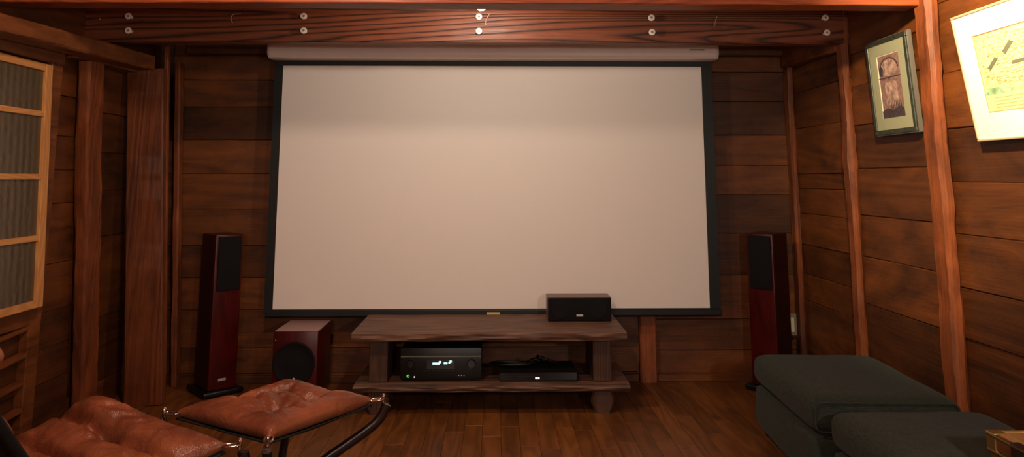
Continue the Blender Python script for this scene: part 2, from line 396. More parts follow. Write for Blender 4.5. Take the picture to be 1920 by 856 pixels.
def ends(q0, q1, zb, zt):
    q0, q1 = Vector(q0), Vector(q1); d = (q1-q0)/(q1.z-q0.z); return q0+d*(zb-q0.z), q0+d*(zt-q0.z)
a, b = ends(atY(267, 750, 4.30), atY(271, 205, 4.30), .001, 1.86); a.y = b.y = 4.325
leaning(a, b, .207, .05, 'wide dark square post in the left back corner of the room', .35, .003, .006)
a, b = ends(atX(167, 750, -2.12), atX(180, 140, -2.12), .001, 1.84); a.x = b.x = -2.145
leaning(a, b, .065, .15, 'rough wooden post on the left wall right of the glazed panel', .65, .007, .012)
a, b = ends(atY(305, 750, 4.37), atY(314, 82, 4.37), .001, atY(314, 81, 4.37).z); a.y = b.y = 4.37
leaning(a, b, .022, .03, 'thin pale-edged upright board beside the wide dark corner post', .9, .0015, .003, name='upright_board')
a, b = ends(atY(323, 700, 4.66), atY(331, 110, 4.66), .001, 1.96); a.y = b.y = 4.70
leaning(a, b, .035, .06, 'narrow rough strip at the left end of the back wall', .7, .004, .006, name='upright_board')

# beams
bm = newbm(); beam(bm, (XL-.02, 3.185, 2.09), (1.84, 3.185, 2.09), .118, .22, ch=.004, rough=.0015, tone=.6)
tag(build('ceiling_beam', bm, 'beamX2'), 'smooth reddish ceiling beam crossing the very top of the view', 'beam')
bt, bb = atY(900, 15, 3.9).z, atY(900, 79.5, 3.9).z
B = thing('ceiling_beam', 'weathered grained ceiling beam with round pegs above the projection screen', 'beam', (-.15, 3.97, bb))
def child_of(o, parent):
    o.parent = parent; o.matrix_parent_inverse = Matrix.Translation(parent.location).inverted() if parent.rotation_euler.z == 0 else parent.matrix_basis.inverted(); return o
bm = newbm(); beam(bm, (XL, 3.94, (bt+bb)/2), (XR+.02, 3.94, (bt+bb)/2), .08, bt-bb, ch=.006, rough=.0035, tone=.5, n=70)
child_of(build('timber', bm, 'beamX'), B)
for px, py in ((240,30),(240,57),(569,30),(569,57),(898,31),(898,58),(1222,33),(1223,60),(1548,33),(1551,61)):
    p = atY(px, py, 3.86)
    bm = newbm(); lathe(bm, [(.009, .045), (.009, .012), (.016, .010), (.0178, .006), (.016, 0), (.0085, -.001), (.0075, .003), (0, .003)], (p.x, 3.858, p.z), (0,1,0), seg=20)
    child_of(build('peg', bm, 'porcelain', smooth=True, auto=40), B)
    bm = newbm(); lathe(bm, [(.0068, .004), (.0055, -.001), (0, -.001)], (p.x, 3.859, p.z), (0,1,0), seg=6); pg = child_of(build('screw', bm, 'dim'), B)
def hook(pts):
    bm = newbm(); tube(bm, catmull([atY(a, b, 3.885) for a, b in pts], 6), .0022, 6)
    child_of(build('hook', bm, 'wire', smooth=True), B)
hook([(452,26),(438,27),(433,34),(436,43)]); hook([(918,26),(914,32),(911,40),(911,47)]); hook([(1344,31),(1342,38),(1340,46),(1338,51)])
hook([(188,34),(186,38)])
# beam along left wall, and the plates under it
bm = newbm()
xf = -1.99
q = [atX(0, 22, xf), atX(0, 60, xf), atX(300, 108, xf), atX(300, 131, xf)]
a0 = (q[0]+q[1])/2; a1 = (q[2]+q[3])/2; d = (a1-a0)/(a1.y-a0.y)
s0 = a0-d*.5; s1 = a0+d*(4.27-a0.y)
beam(bm, (xf-.06, s0.y, s0.z), (xf-.06, s1.y, s1.z), .12, .082, ch=.008, rough=.005, tone=.75)
tag(build('wall_beam', bm, 'beamY'), 'rough beam running along the top of the left wall', 'beam')
bm = newbm(); beam(bm, (-2.15, 3.7, 1.855), (-2.15, 4.32, 1.868), .09, .05, ch=.006, rough=.004, tone=.3)
tag(build('wall_rail', bm, 'beamY'), 'short wooden rail on the left wall under the wall beam', 'rail')
bm = newbm(); beam(bm, (-1.9+.0, 0, 0), (0, 0, 0), .1, .1) if False else None
# rail at the top of the right wall
bm.free()
bm = newbm(); beam(bm, (1.87, 3.97, 2.0), (1.87, 4.72, 2.02), .055, .16, ch=.006, rough=.004, tone=.15)
tag(build('wall_rail', bm, 'beamY'), 'dark rail at the top of the right wall in the back bay', 'rail')

# ------------------------------------------------------------------ glazed panel on the left wall
XW = -2.14
jy1 = atX(86, 330, XW).y
Wn = tag(thing('window_1', 'pale pine framed panel of obscure glass high on the left wall', None, (XW, 3.3, 0)), kind='structure')
zt, zb_ = atX(93, 120, XW).z, atX(80, 562, XW).z
ztop, zbot = zt, atX(80, 570, XW).z
Y0 = 2.86
st_w, rl = .048, .034
yR = jy1
for i, (a, b) in enumerate(((yR-st_w, yR), (Y0, Y0+st_w))):
    bm = newbm(); box(bm, XW-.012, XW+.014, a, b, zbot, ztop, bev=.002, tone=.5+i*.2); child_of(build('stile', bm, 'pale'), Wn)
rails = [ztop-rl/2]+[atX(80, y, XW).z for y in (213, 331, 444)]+[zbot+rl/2]
for i, z in enumerate(rails):
    h = rl if i in (0, 4) else .026
    bm = newbm(); box(bm, XW-.010, XW+.011, Y0+st_w, yR-st_w, z-h/2, z+h/2, bev=.002, tone=.3+.1*i); child_of(build('rail', bm, 'paleY'), Wn)
for i in range(4):
    bm = newbm(); box(bm, XW-.006, XW-.002, Y0+st_w-.004, yR-st_w+.004, rails[i+1]+.008, rails[i]-.008)
    child_of(build('pane', bm, 'glass'), Wn)
yp = yR-.02; xt_, xb2 = atY(95, 115, yp).x, atY(77, 548, yp).x
zm = (ztop+zbot)/2
Wn.location.z = 0; ang = math.atan2(xt_-xb2, ztop-zbot)
Wn.matrix_world = Matrix.Translation((XW, 3.3, zm)) @ Matrix.Rotation(ang, 4, 'Y') @ Matrix.Translation((0, 0, -zm))
# dark wooden frame around it and the slatted lower part
bm = newbm()
beam(bm, (-2.177, yR+.045, 0), (-2.177, yR+.045, atX(95, 88, -2.15).z), .045, .09, up=(0,1,0), ch=.004, rough=.002, tone=.35)
beam(bm, (-2.177, 2.6, zbot-.045), (-2.177, yR, zbot-.045), .045, .08, ch=.004, rough=.002, tone=.3)
beam(bm, (-2.170, 2.6, ztop+.055), (-2.170, yR+.08, ztop+.055), .05, .09, ch=.004, rough=.002, tone=.3)
tag(build('trim_2', bm, 'beamY'), 'dark wooden frame around the glazed panel', kind='structure')
S = thing('slatted_panel', 'row of bowed dark wooden slats on the left wall below the glazed panel', 'slats', (-2.17, 3.2, 0))
for z in [atX(40, y, -2.165).z for y in (622, 672, 722, 772, 826)]:
    P = [Vector((-2.172, 2.6+(yR-2.6)*t, z-.02*math.sin(PI*t)*1.0+.012*t)) for t in [i/10 for i in range(11)]]
    bm = newbm()
    for A_, B_ in zip(P, P[1:]): pass
    a = .018; hh = .009; rings = []
    for p in P:
        rings.append([bm.verts.new(p+Vector((dx, 0, dz))) for dx, dz in ((-a,-hh),(a,-hh),(a,hh),(-a,hh))])
    for r0, r1 in zip(rings, rings[1:]):
        for k in range(4): bm.faces.new((r0[k], r0[(k+1)%4], r1[(k+1)%4], r1[k]))
    bm.faces.new(rings[0]); bm.faces.new(rings[-1]); settone(bm, bm.verts, random.random())
    child_of(build('slat', bm, 'beamY'), S)

# ------------------------------------------------------------------ projection screen
YS = 4.62
P = thing('projection_screen', 'large white pull-down projection screen with black border and white case', 'projection screen', (-.02, YS, .41))
def pc(o): return child_of(o, P)
cx0, cx1 = -1.42, 1.366
cz0, cz1 = atY(900, 109, 4.5).z, atY(900, 81, 4.5).z
bm = newbm()
h = cz1-cz0
prof = [(4.49, cz0+.034), (4.492, cz1-.012), (4.500, cz1-.002), (4.515, cz1+.002), (4.61, cz1+.002), (4.62, cz1-.01), (4.62, cz0+.01), (4.61, cz0), (4.515, cz0), (4.503, cz0+.004), (4.494, cz0+.018)]
prism(bm, [Vector((cx0+.02, y, z)) for y, z in prof], (cx1-cx0-.04, 0, 0))
pc(build('case', bm, 'case'))
for s, xx in ((-1, cx0), (1, cx1)):
    bm = newbm(); inner = xx-s*.02
    pts = [Vector((inner, y, z)) for y, z in prof]
    c = Vector((xx, 4.555, (cz0+cz1)/2))
    a = [bm.verts.new(p) for p in pts]; b = [bm.verts.new(Vector((xx-s*.006, p.y, p.z))) for p in pts]; e = [bm.verts.new(Vector((xx, c.y+(p.y-c.y)*.92, c.z+(p.z-c.z)*.8))) for p in pts]
    n = len(a)
    for i in range(n):
        bm.faces.new((a[i], a[(i+1)%n], b[(i+1)%n], b[i])); bm.faces.new((b[i], b[(i+1)%n], e[(i+1)%n], e[i]))
    bm.faces.new(e); bm.faces.new(a); settone(bm, bm.verts, .5)
    pc(build('end_cap', bm, 'case_end', smooth=True, auto=50))
lx0, lx1, lz = atY(1293, 94, 4.489).x, atY(1321, 94, 4.489).x, atY(1307, 93.5, 4.489).z
bm = newbm(); k = 9; w = (lx1-lx0)/k
for i in range(k): box(bm, lx0+i*w+.001, lx0+(i+1)*w-.001, 4.4875, 4.4915, lz-.004, lz+.004)
pc(build('logo', bm, 'dim'))
# fabric: black sheet, white viewing area with a faint wave
wl, wr, wt, wb = -1.352, 1.285, 1.933, .456
def sheet(name, x0, x1, z0, z1, y, m, th=.0008):
    bm = newbm(); nx, nz = 40, 24; g = []
    for layer in (0, th):
        g.append([[bm.verts.new((x0+(x1-x0)*i/nx, y+layer+.003*math.sin((x0+(x1-x0)*i/nx)*2.1)*math.sin(PI*(z0+(z1-z0)*j/nz-.4)/1.6), z0+(z1-z0)*j/nz)) for j in range(nz+1)] for i in range(nx+1)])
    for l in g:
        for i in range(nx):
            for j in range(nz): bm.faces.new((l[i][j], l[i+1][j], l[i+1][j+1], l[i][j+1]))
    for i in range(nx):
        for j in (0, nz): bm.faces.new((g[0][i][j], g[0][i+1][j], g[1][i+1][j], g[1][i][j]))
    for j in range(nz):
        for i in (0, nx): bm.faces.new((g[0][i][j], g[0][i][j+1], g[1][i][j+1], g[1][i][j]))
    settone(bm, bm.verts, .5)
    return build(name, bm, m, smooth=True, auto=40)
# masking: one sheet with sloping side edges like the tensioned cloth
o = sheet('black_border', -1.405, 1.352, .43, cz0+.03, YS, 'mask'); pc(o)
for v in o.data.vertices:
    t = (v.co.z-.43)/(cz0-.4)
    if v.co.x < -1.2 or v.co.x > 1.2: v.co.x *= 1-.0*t
o = sheet('viewing_surface', wl, wr, wb, wt, YS-.0012, 'screen'); pc(o)
bm = newbm()
prism(bm, [Vector((-1.39, y, z)) for y, z in ((YS-.014, .418), (YS-.014, .446), (YS-.006, .456), (YS+.008, .456), (YS+.014, .446), (YS+.014, .418), (YS+.008, .410), (YS-.008, .410))], (2.735, 0, 0))
pc(build('bottom_bar', bm, 'mask'))
for s, xx in ((-1, -1.39), (1, 1.345)):
    bm = newbm(); box(bm, min(xx, xx+s*.008), max(xx, xx+s*.008), YS-.016, YS+.016, .408, .45, bev=.003); pc(build('bar_cap', bm, 'blk'))
tp = atY(925, 588, YS-.02)
bm = newbm(); box(bm, tp.x-.040, tp.x+.040, YS-.017, YS-.0135, tp.z-.007, tp.z+.009, bev=.001); pc(build('pull_tab', bm, 'yellow'))['label'] = 'yellow tab on the bottom bar'

# ------------------------------------------------------------------ low stand
T = thing('media_stand', 'low rustic wooden stand with live-edge top and lower shelf below the screen', 'stand', (-.04, 4.3, 0))
def tc_(o): return child_of(o, T)
def slab(name, xa, xb, ya, yb, z0, z1, amp, seed, taperL=0):
    bm = newbm(); nx, ny = 60, 8; top, bot = [], []
    for i in range(nx+1):
        x = xa+(xb-xa)*i/nx; wv = amp*noise.noise(Vector((x*3.1, seed, 0)))+amp*.45*noise.noise(Vector((x*14, seed, 3)))
        wb2 = amp*.9*noise.noise(Vector((x*5.3, seed, 9)))
        rt, rb = [], []
        for j in range(ny+1):
            t = j/ny; yy = ya+wv+(yb-ya-wv)*t
            yq = ya+wb2+.012+(yb-ya-wb2-.012)*t
            dz = .0015*noise.noise(Vector((x*4, yy*6, seed)))
            rt.append(bm.verts.new((x, yy, z1+dz-(.004 if j == 0 else 0)))); rb.append(bm.verts.new((x+ (0), yq, z0)))
        top.append(rt); bot.append(rb)
    mid = []
    for i in range(nx+1):
        x = xa+(xb-xa)*i/nx
        row = []
        for k in range(1, 5):
            t = k/5; p = top[i][0].co.lerp(bot[i][0].co, t)
            row.append(bm.verts.new(p+Vector((0, -.006*math.sin(PI*t)+.011*noise.noise(Vector((x*7, t*3.2+x*1.5, seed+4))), 0))))
        mid.append(row)
    for i in range(nx):
        for j in range(ny):
            bm.faces.new((top[i][j], top[i+1][j], top[i+1][j+1], top[i][j+1])); bm.faces.new((bot[i][j], bot[i][j+1], bot[i+1][j+1], bot[i+1][j]))
        cl = [top[i][0]]+mid[i]+[bot[i][0]]; cr = [top[i+1][0]]+mid[i+1]+[bot[i+1][0]]
        for k in range(5): bm.faces.new((cl[k], cl[k+1], cr[k+1], cr[k]))
        bm.faces.new((top[i][ny], top[i+1][ny], bot[i+1][ny], bot[i][ny]))
    for i in (0, nx):
        bm.faces.new(top[i]+bot[i][::-1]+mid[i][::-1])
    settone(bm, bm.verts, .5)
    return tc_(build(name, bm, 'slab', smooth=True, auto=35))
slab('top', -.77, .682, 4.05, 4.585, .383, .428, .010, 1.3)
slab('lower_shelf', -.76, .70, 4.09, 4.56, .118, .155, .008, 5.1)
for x0, x1 in ((-.69, -.59), (.512, .612)):
    bm = newbm(); box(bm, x0, x1, 4.15, 4.50, .155, .383, bev=.006, tone=random.random()); tc_(build('upright', bm, 'slabZ'))
for x0 in (-.695, .505):
    for y0 in (4.13, 4.42):
        bm = newbm(); w = .11
        prof = [(.70, 0), (.73, .012), (1.0, .052), (1.0, .082), (.80, .118)]
        rings = []
        for k, z in prof:
            hx, hy = .0625*k, .06*(.9+.1*k); c = .012
            pts = [(-hx+c,-hy),(hx-c,-hy),(hx,-hy+c),(hx,hy-c),(hx-c,hy),(-hx+c,hy),(-hx,hy-c),(-hx,-hy+c)]
            rings.append([bm.verts.new((x0+w/2+a, y0+w/2+b, z)) for a, b in pts])
        for A_, B_ in zip(rings, rings[1:]):
            for i in range(8): bm.faces.new((A_[i], A_[(i+1)%8], B_[(i+1)%8], B_[i]))
        bm.faces.new(rings[0]); bm.faces.new(rings[-1]); settone(bm, bm.verts, random.random())
        tc_(build('foot', bm, 'slabZ'))

# ------------------------------------------------------------------ receiver
yr = 4.165
rx0, rx1 = atY(750, 700, yr).x, atY(903, 700, yr).x
R_ = thing('av_receiver', 'black audio video receiver with lit display on the left of the lower shelf', 'receiver', ((rx0+rx1)/2, yr+.17, .156))
def rc(o): return child_of(o, R_)
z0, z1 = .170, .327
bm = newbm(); box(bm, rx0+.004, rx1-.004, yr+.012, yr+.35, z0, z1, bev=.004); rc(build('body', bm, 'blkm'))
bm = newbm(); box(bm, rx0, rx1, yr, yr+.013, z0-.002, z1+.001, bev=.004); rc(build('front_panel', bm, 'blk', smooth=True, auto=40))
bm = newbm()
for i in range(14): box(bm, rx0+.05+i*.025, rx0+.062+i*.025, yr+.06, yr+.28, z1-.0005, z1+.0012)
rc(build('vent_slots', bm, 'gloss'))
def RP(px, py): return atY(px, py, yr)
a, b = RP(800, 673), RP(852, 692)
bm = newbm(); box(bm, a.x, b.x, yr-.0015, yr+.001, b.z, a.z, bev=.001); dsp = rc(build('display', bm, 'gloss'))
bm = newbm()
for (u0, u1, v0, v1) in ((811,824,679,683),(823,827,676,680),(832,839,678.5,682),(841,844,677.5,681),(843,847,675,679)):
    a, b = RP(u0, v0), RP(u1, v1); box(bm, a.x, b.x, yr-.0025, yr-.001, b.z, a.z)
rc(build('display_digits', bm, 'led'))
a, b = RP(752, 666.5), RP(902, 668.5)
bm = newbm(); box(bm, a.x, b.x, yr-.001, yr+.001, b.z, a.z); rc(build('trim_strip', bm, 'dim'))
for px, r in ((770, .021), (884, .024)):
    p = RP(px, 681); bm = newbm()
    lathe(bm, [(r, .002), (r, -.016), (r-.002, -.019), (r-.005, -.019), (r-.006, -.017), (0, -.017)], (p.x, yr, p.z), (0,1,0), seg=40)
    k = rc(build('knob', bm, 'gloss', smooth=True, auto=40))
p = RP(765, 704.5); bm = newbm(); tube(bm, [Vector((p.x+.006*math.cos(t), yr-.001, p.z+.006*math.sin(t))) for t in [2*PI*i/16 for i in range(16)]], .0014, 6, closed=True); rc(build('power_ring', bm, 'ledg', smooth=True))
p = RP(777, 706); bm = newbm(); lathe(bm, [(.003, .001), (.0028, -.003), (0, -.003)], (p.x, yr, p.z), (0,1,0), 12); rc(build('indicator', bm, 'ledw'))
for px in (860, 865, 870):
    p = RP(px, 703); bm = newbm(); lathe(bm, [(.0028, .001), (.0028, -.002), (0, -.002)], (p.x, yr, p.z), (0,1,0), 12); rc(build('button', bm, 'porcelain'))
bm = newbm()
for px in range(795, 850, 9):
    p = RP(px, 694); box(bm, p.x-.008, p.x+.008, yr-.002, yr+.001, p.z-.002, p.z+.002, bev=.0008)
rc(build('button_row', bm, 'dim' if False else 'gloss'))
for sx in (rx0+.05, rx1-.05):
    for sy in (yr+.05, yr+.3):
        bm = newbm(); lathe(bm, [(.018, .0), (.02, .014)], (sx, sy, .1565), (0,0,1), 16); rc(build('foot', bm, 'blk'))

# disc player
yd = 4.15
dx0, dx1 = atY(936, 707, yd).x, atY(1082, 707, yd).x
D = thing('disc_player', 'slim black disc player on the right of the lower shelf', 'disc player', ((dx0+dx1)/2, yd+.13, .156))
def dc(o): return child_of(o, D)
bm = newbm(); box(bm, dx0+.002, dx1-.002, yd+.008, yd+.26, .163, .203, bev=.003); dc(build('body', bm, 'blkm'))
bm = newbm(); box(bm, dx0, dx1, yd, yd+.009, .161, .204, bev=.002); dc(build('front_panel', bm, 'gloss'))
for px in (1005.5, 1010):
    p = atY(px, 708, yd); bm = newbm(); box(bm, p.x-.0052, p.x+.0045, yd-.0015, yd+.001, p.z-.005, p.z+.004, bev=.001); dc(build('indicator', bm, 'ledw'))
bm = newbm(); a = atY(948, 700, yd); box(bm, a.x, a.x+.16, yd-.001, yd+.001, .184, .186); dc(build('tray', bm, 'blk'))
for sx in (dx0+.04, dx1-.04):
    bm = newbm(); lathe(bm, [(.014, 0), (.014, .007)], (sx, yd+.05, .1565), (0,0,1), 14); dc(build('foot', bm, 'blk'))
# cable heap and small glossy case on the player
bm = newbm(); P_ = []
rd = random.Random(4)
for i in range(26):
    t = i/26*2*PI*3.2; r = .055+.03*math.sin(i*1.7); P_.append((-.0+.10+ .155*math.cos(t)*(.6+.4*rd.random())+.0, yd+.125+.06*math.sin(t), .208+.004*(i % 9)+.004*rd.random()))
tube(bm, catmull(P_, 6), .0038, 7)
tag(build('cable_coil', bm, 'blk', smooth=True), 'loose heap of black cable on top of the disc player', 'cable')
bm = newbm()
vs = box(bm, -.065, .065, -.022, .022, -.008, .008, bev=.006, seg=3)
o = build('remote_control', bm, 'gloss', smooth=True, auto=50); o.location = (.275, yd+.085, .2465); o.rotation_euler = (math.radians(-8), math.radians(22), .2)
tag(o, 'glossy black remote control propped on the cable heap on the disc player', 'remote control')

# ------------------------------------------------------------------ centre speaker
yc = 4.35
S1 = thing('center_speaker', 'short wide black centre speaker lying on top of the wooden stand', 'speaker', (.465, yc+.08, .4285))
c0, c1 = .283, .648
zc0, zc1 = .4295, .560
bm = newbm(); box(bm, c0, c1, yc+.018, yc+.165, zc0, zc1, bev=.004); child_of(build('cabinet', bm, mat('dark wood veneer', (96, 66, 60), rough=.35)), S1)
bm = newbm(); box(bm, c0+.002, c1-.002, yc, yc+.019, zc0+.001, zc1-.003, bev=.006, seg=3); child_of(build('grille', bm, 'cloth', smooth=True, auto=50), S1)
for x in (c0+.075, c1-.075):
    bm = newbm(); lathe(bm, [(.052, .001), (.052, -.0006), (.048, -.0012), (.03, -.0006), (0, -.0006)], (x, yc, (zc0+zc1)/2), (0,1,0), 32); child_of(build('driver', bm, 'cone', smooth=True), S1)
p = atY(1087, 591, yc); bm = newbm(); box(bm, p.x-.019, p.x+.019, yc-.003, yc+.001, p.z-.006, p.z+.006, bev=.0015); child_of(build('badge', bm, 'silver'), S1)

# ------------------------------------------------------------------ tower speakers
def tower(loc, rz, label):
    t = thing('floor_speaker', label, 'speaker', loc, rz, 'pair of red floor speakers')
    w, d, h0, h1 = .163, .215, .035, .905
    def ch(o): o.parent = t; return o
    bm = newbm(); box(bm, -w/2, w/2, -d/2, d/2, h0, h1, bev=.006, seg=3); ch(build('cabinet', bm, 'cherry', smooth=True, auto=50))
    bm = newbm(); box(bm, -w/2-.0008, -w/2+.004, -d/2+.012, d/2-.004, h0+.004, h1-.004, bev=.0005, seg=1); box(bm, w/2-.004, w/2+.0008, -d/2+.012, d/2-.004, h0+.004, h1-.004, bev=.0005, seg=1)
    ch(build('side_panel', bm, mat('dark cherry side', (44, 12, 10), rough=.4)))
    bm = newbm(); box(bm, -w/2+.016, w/2-.012, -d/2-.012, -d/2+.001, .585, h1-.012, bev=.005, seg=3); ch(build('grille', bm, 'cloth', smooth=True, auto=50))
    bm = newbm(); box(bm, -.026, .018, -d/2-.003, -d/2+.001, .082, .096, bev=.001); ch(build('badge', bm, 'silver'))
    bm = newbm(); box(bm, -w/2-.035, w/2+.035, -d/2-.03, d/2+.03, .008, .034, bev=.008, seg=3); pl = ch(build('plinth', bm, 'blk', smooth=True, auto=50))
    for sx in (-1, 1):
        for sy in (-1, 1):
            bm = newbm(); lathe(bm, [(.003, 0), (.012, .003), (.012, .009)], (sx*(w/2+.018), sy*(d/2+.012), .0005), (0,0,1), 14)
            f = build('spike_foot', bm, 'blk'); f.parent = pl
    return t
# left: front turned in towards the seats, left flank seen
tower((-1.655, 4.575, 0), math.radians(41), 'tall slim red floor speaker to the left of the screen')
tower((1.635, 4.575, 0), math.radians(-43), 'tall slim red floor speaker to the right of the screen, behind the grey ottoman')

# ------------------------------------------------------------------ subwoofer
ys = 4.30
S2 = thing('subwoofer', 'cube-like red subwoofer with round black grille left of the stand', 'subwoofer', (-1.13, ys+.17, 0))
sx0, sx1, sz = atY(513, 621, ys).x, atY(597, 621, ys).x, atY(550, 621, ys).z
bm = newbm(); box(bm, sx0, sx1, ys, ys+.33, .028, sz, bev=.004, seg=2); child_of(build('cabinet', bm, 'cherry', smooth=True, auto=50), S2)
bm = newbm(); box(bm, sx0+.004, sx1-.004, ys+.004, ys+.326, sz-.001, sz+.0015, bev=.001, seg=1); child_of(build('top_panel', bm, mat('greyish top with painted light', (150, 118, 112), rough=.4)), S2)  # pale sheet on the cabinet: light from above painted into its colour
c = atY(551, 681, ys)
rad = .117
bm = newbm(); lathe(bm, [(rad, .002), (rad, -.006), (rad-.006, -.012), (rad-.014, -.010), (rad-.02, -.006), (.05, .0-.008), (0, -.016)], (c.x, ys, c.z), (0,1,0), 48); child_of(build('grille', bm, 'cloth', smooth=True, auto=40), S2)
p = atY(517, 637, ys); bm = newbm(); lathe(bm, [(.003, .001), (.003, -.002), (0, -.002)], (p.x, ys, p.z), (0,1,0), 10); child_of(build('indicator', bm, 'silver'), S2)
for a in (sx0+.035, sx1-.035):
    for b in (ys+.04, ys+.29):
        bm = newbm(); lathe(bm, [(.016, 0), (.018, .029)], (a, b, .0005), (0,0,1), 14); child_of(build('foot', bm, 'blk'), S2)

# ------------------------------------------------------------------ sockets
o1 = thing('power_outlet', 'small metal box with ivory outlet and cable beside the right corner post', 'outlet', (1.80, 4.74, .4))
p0, p1 = atY(1480, 587, 4.74), atY(1494, 628, 4.74)
bm = newbm(); box(bm, p0.x-.03, p1.x, 4.728, 4.768, p1.z, p0.z, bev=.003); child_of(build('back_box', bm, 'plate'), o1)
bm = newbm(); box(bm, p0.x-.03, p1.x-.018, 4.722, 4.729, p1.z+.022, p0.z-.022, bev=.002); child_of(build('outlet_face', bm, 'socket'), o1)
bm = newbm(); q = atY(1484, 632, 4.71)
box(bm, q.x-.012, q.x+.012, 4.70, 4.724, q.z-.014, q.z+.014, bev=.004); child_of(build('plug', bm, 'blk'), o1)
bm = newbm(); tube(bm, catmull([(q.x, 4.705, q.z), (q.x+.035, 4.70, q.z-.01), (q.x+.04, 4.71, q.z-.12), (q.x+.02, 4.71, .03), (q.x-.1, 4.71, .008)], 8), .004, 8); child_of(build('cable', bm, 'blk', smooth=True), o1)
p = atY(320, 717, 4.735)
o2 = thing('power_outlet', 'small low outlet on the skirting left of the left floor speaker', 'outlet', (p.x, 4.745, p.z))
bm = newbm(); box(bm, p.x-.018, p.x+.018, 4.742, 4.753, p.z-.012, p.z+.012, bev=.003); child_of(build('outlet_face', bm, 'plate'), o2)
bm = newbm(); box(bm, p.x-.012, p.x-.004, 4.7405, 4.7425, p.z-.006, p.z+.006); box(bm, p.x+.004, p.x+.012, 4.7405, 4.7425, p.z-.006, p.z+.006); child_of(build('slot', bm, 'blkm'), o2)

# ------------------------------------------------------------------ ottomans
def cushion_box(name, x0, x1, y0, y1, z0, z1, r, puff, parent, seed=0, m='fabric'):
    """soft box: subdivided rounded cuboid, swollen a little"""
    bm = newbm(); N_ = 14; vs = {}
    def P3(i, j, k):
        key = (i, j, k)
        if key in vs: return vs[key]
        u = Vector((2*i/N_-1, 2*j/N_-1, 2*k/N_-1)); half = Vector(((x1-x0)/2, (y1-y0)/2, (z1-z0)/2)); c = Vector(((x0+x1)/2, (y0+y1)/2, (z0+z1)/2))
        # denser towards edges
        w = Vector([math.sin(a*PI/2)*.35+a*.65 for a in u])
        p = Vector([w[a]*half[a] for a in range(3)])
        inner = Vector([max(-(half[a]-r), min(half[a]-r, p[a])) for a in range(3)])
        dlt = p-inner
        if dlt.length > 1e-9:
            mxd = max(abs(dlt[a]) for a in range(3)); p = inner+dlt.normalized()*mxd
        sw = puff*(1-abs(u.x)**2.5)*(1-abs(u.y)**2.5)
        if abs(u.z) > .99: p.z += (sw if u.z > 0 else 0)
        p += Vector((noise.noise(c+u*1.3+Vector((seed, 0, 0))), noise.noise(c+u*1.3+Vector((0, seed, 5))), noise.noise(c+u*2+Vector((3, 0, seed)))))*.004
        vs[key] = bm.verts.new(c+p); return vs[key]
    R = range(N_)
    for i in R:
        for j in R:
            for k in (0, N_):
                bm.faces.new((P3(i,j,k), P3(i+1,j,k), P3(i+1,j+1,k), P3(i,j+1,k)))
                bm.faces.new((P3(i,k,j), P3(i+1,k,j), P3(i+1,k,j+1), P3(i,k,j+1)))
                bm.faces.new((P3(k,i,j), P3(k,i+1,j), P3(k,i+1,j+1), P3(k,i,j+1)))
    settone(bm, bm.verts, .5)
    o = build(name, bm, m, smooth=True); o.parent = parent
    sb = o.modifiers.new('soft', 'SUBSURF'); sb.levels = 1; sb.render_levels = 1
    return o
def ottoman(loc, rz, L, W, label, zt=.375):
    t = thing('ottoman', label, 'ottoman', loc, rz, 'charcoal fabric ottomans')
    cushion_box('base', 0.006, W-.006, .006, L-.006, .035, .232, .03, 0, t, 2)
    cushion_box('seat_cushion', 0, W, 0, L, .238, zt, .055, .008, t, 5)
    r = .03; pts = []
    za, zb2 = .250, zt-.016
    for cx_, cz_, a0 in ((W-.02-r, zb2-r, 0), (.02+r, zb2-r, 90), (.02+r, za+r, 180), (W-.02-r, za+r, 270)):
        for k in range(7):
            a = math.radians(a0+k*15); pts.append(Vector((cx_+r*math.cos(a), .006, cz_+r*math.sin(a))))
    bm = newbm(); tube(bm, pts, .0045, 8, closed=True); o = build('piping', bm, 'fabric', smooth=True); o.parent = t
    for x in (.06, W-.06):
        for y in (.06, L-.06):
            bm = newbm(); lathe(bm, [(.016, 0), (.022, .04)], (x, y, .0005), (0,0,1), 14); o = build('leg', bm, 'blk'); o.parent = t
    return t
ottoman((1.223, 3.03, 0), math.radians(-2.5), .80, .60, 'charcoal fabric ottoman against the right wall, the far one of the two')
ottoman((1.235, 2.31, 0), math.radians(0), .615, .60, 'charcoal fabric ottoman nearest the viewer, beside the wooden chest', zt=.372)

# ------------------------------------------------------------------ chest at bottom right
K = thing('wooden_chest', 'wooden chest with pale top and metal-edged corners at the bottom right', 'chest', (1.66, 1.9, 0))
def kc(o): return child_of(o, K)
kx, ky, kz = 1.44, 2.27, .50
bm = newbm(); box(bm, kx, 1.88, 1.55, ky, .02, kz-.05, bev=.004); kc(build('body', bm, 'trunk'))
bm = newbm(); box(bm, kx-.004, 1.884, 1.546, ky+.004, kz-.045, kz-.006, bev=.004); lid = kc(build('lid', bm, 'trunk'))
bm = newbm(); box(bm, kx+.012, 1.87, 1.56, ky-.012, kz-.008, kz, bev=.003); kc(build('top_panel', bm, 'trunktop'))
bm = newbm()
for zz in (kz-.006, kz-.05):
    tube(bm, [(kx-.003, ky+.003, zz), (kx-.003, 1.546, zz)], .006, 8); tube(bm, [(kx-.003, ky+.003, zz), (1.884, ky+.003, zz)], .006, 8)
kc(build('edge_trim', bm, 'brass', smooth=True))
bm = newbm(); box(bm, kx-.007, kx, 2.07, 2.15, .1, kz-.052, bev=.002); box(bm, kx-.008, kx+.02, 2.05, 2.17, kz-.05, kz+.002, bev=.003); kc(build('strap', bm, 'darkpanel'))
bm = newbm(); box(bm, kx-.014, kx-.004, 2.10, 2.125, kz-.11, kz-.04, bev=.003); lathe(bm, [(.009, 0), (.006, .006), (0, .008)], (kx-.012, 2.112, kz-.09), (-1,0,0), 14); kc(build('latch', bm, 'brass'))
bm = newbm()
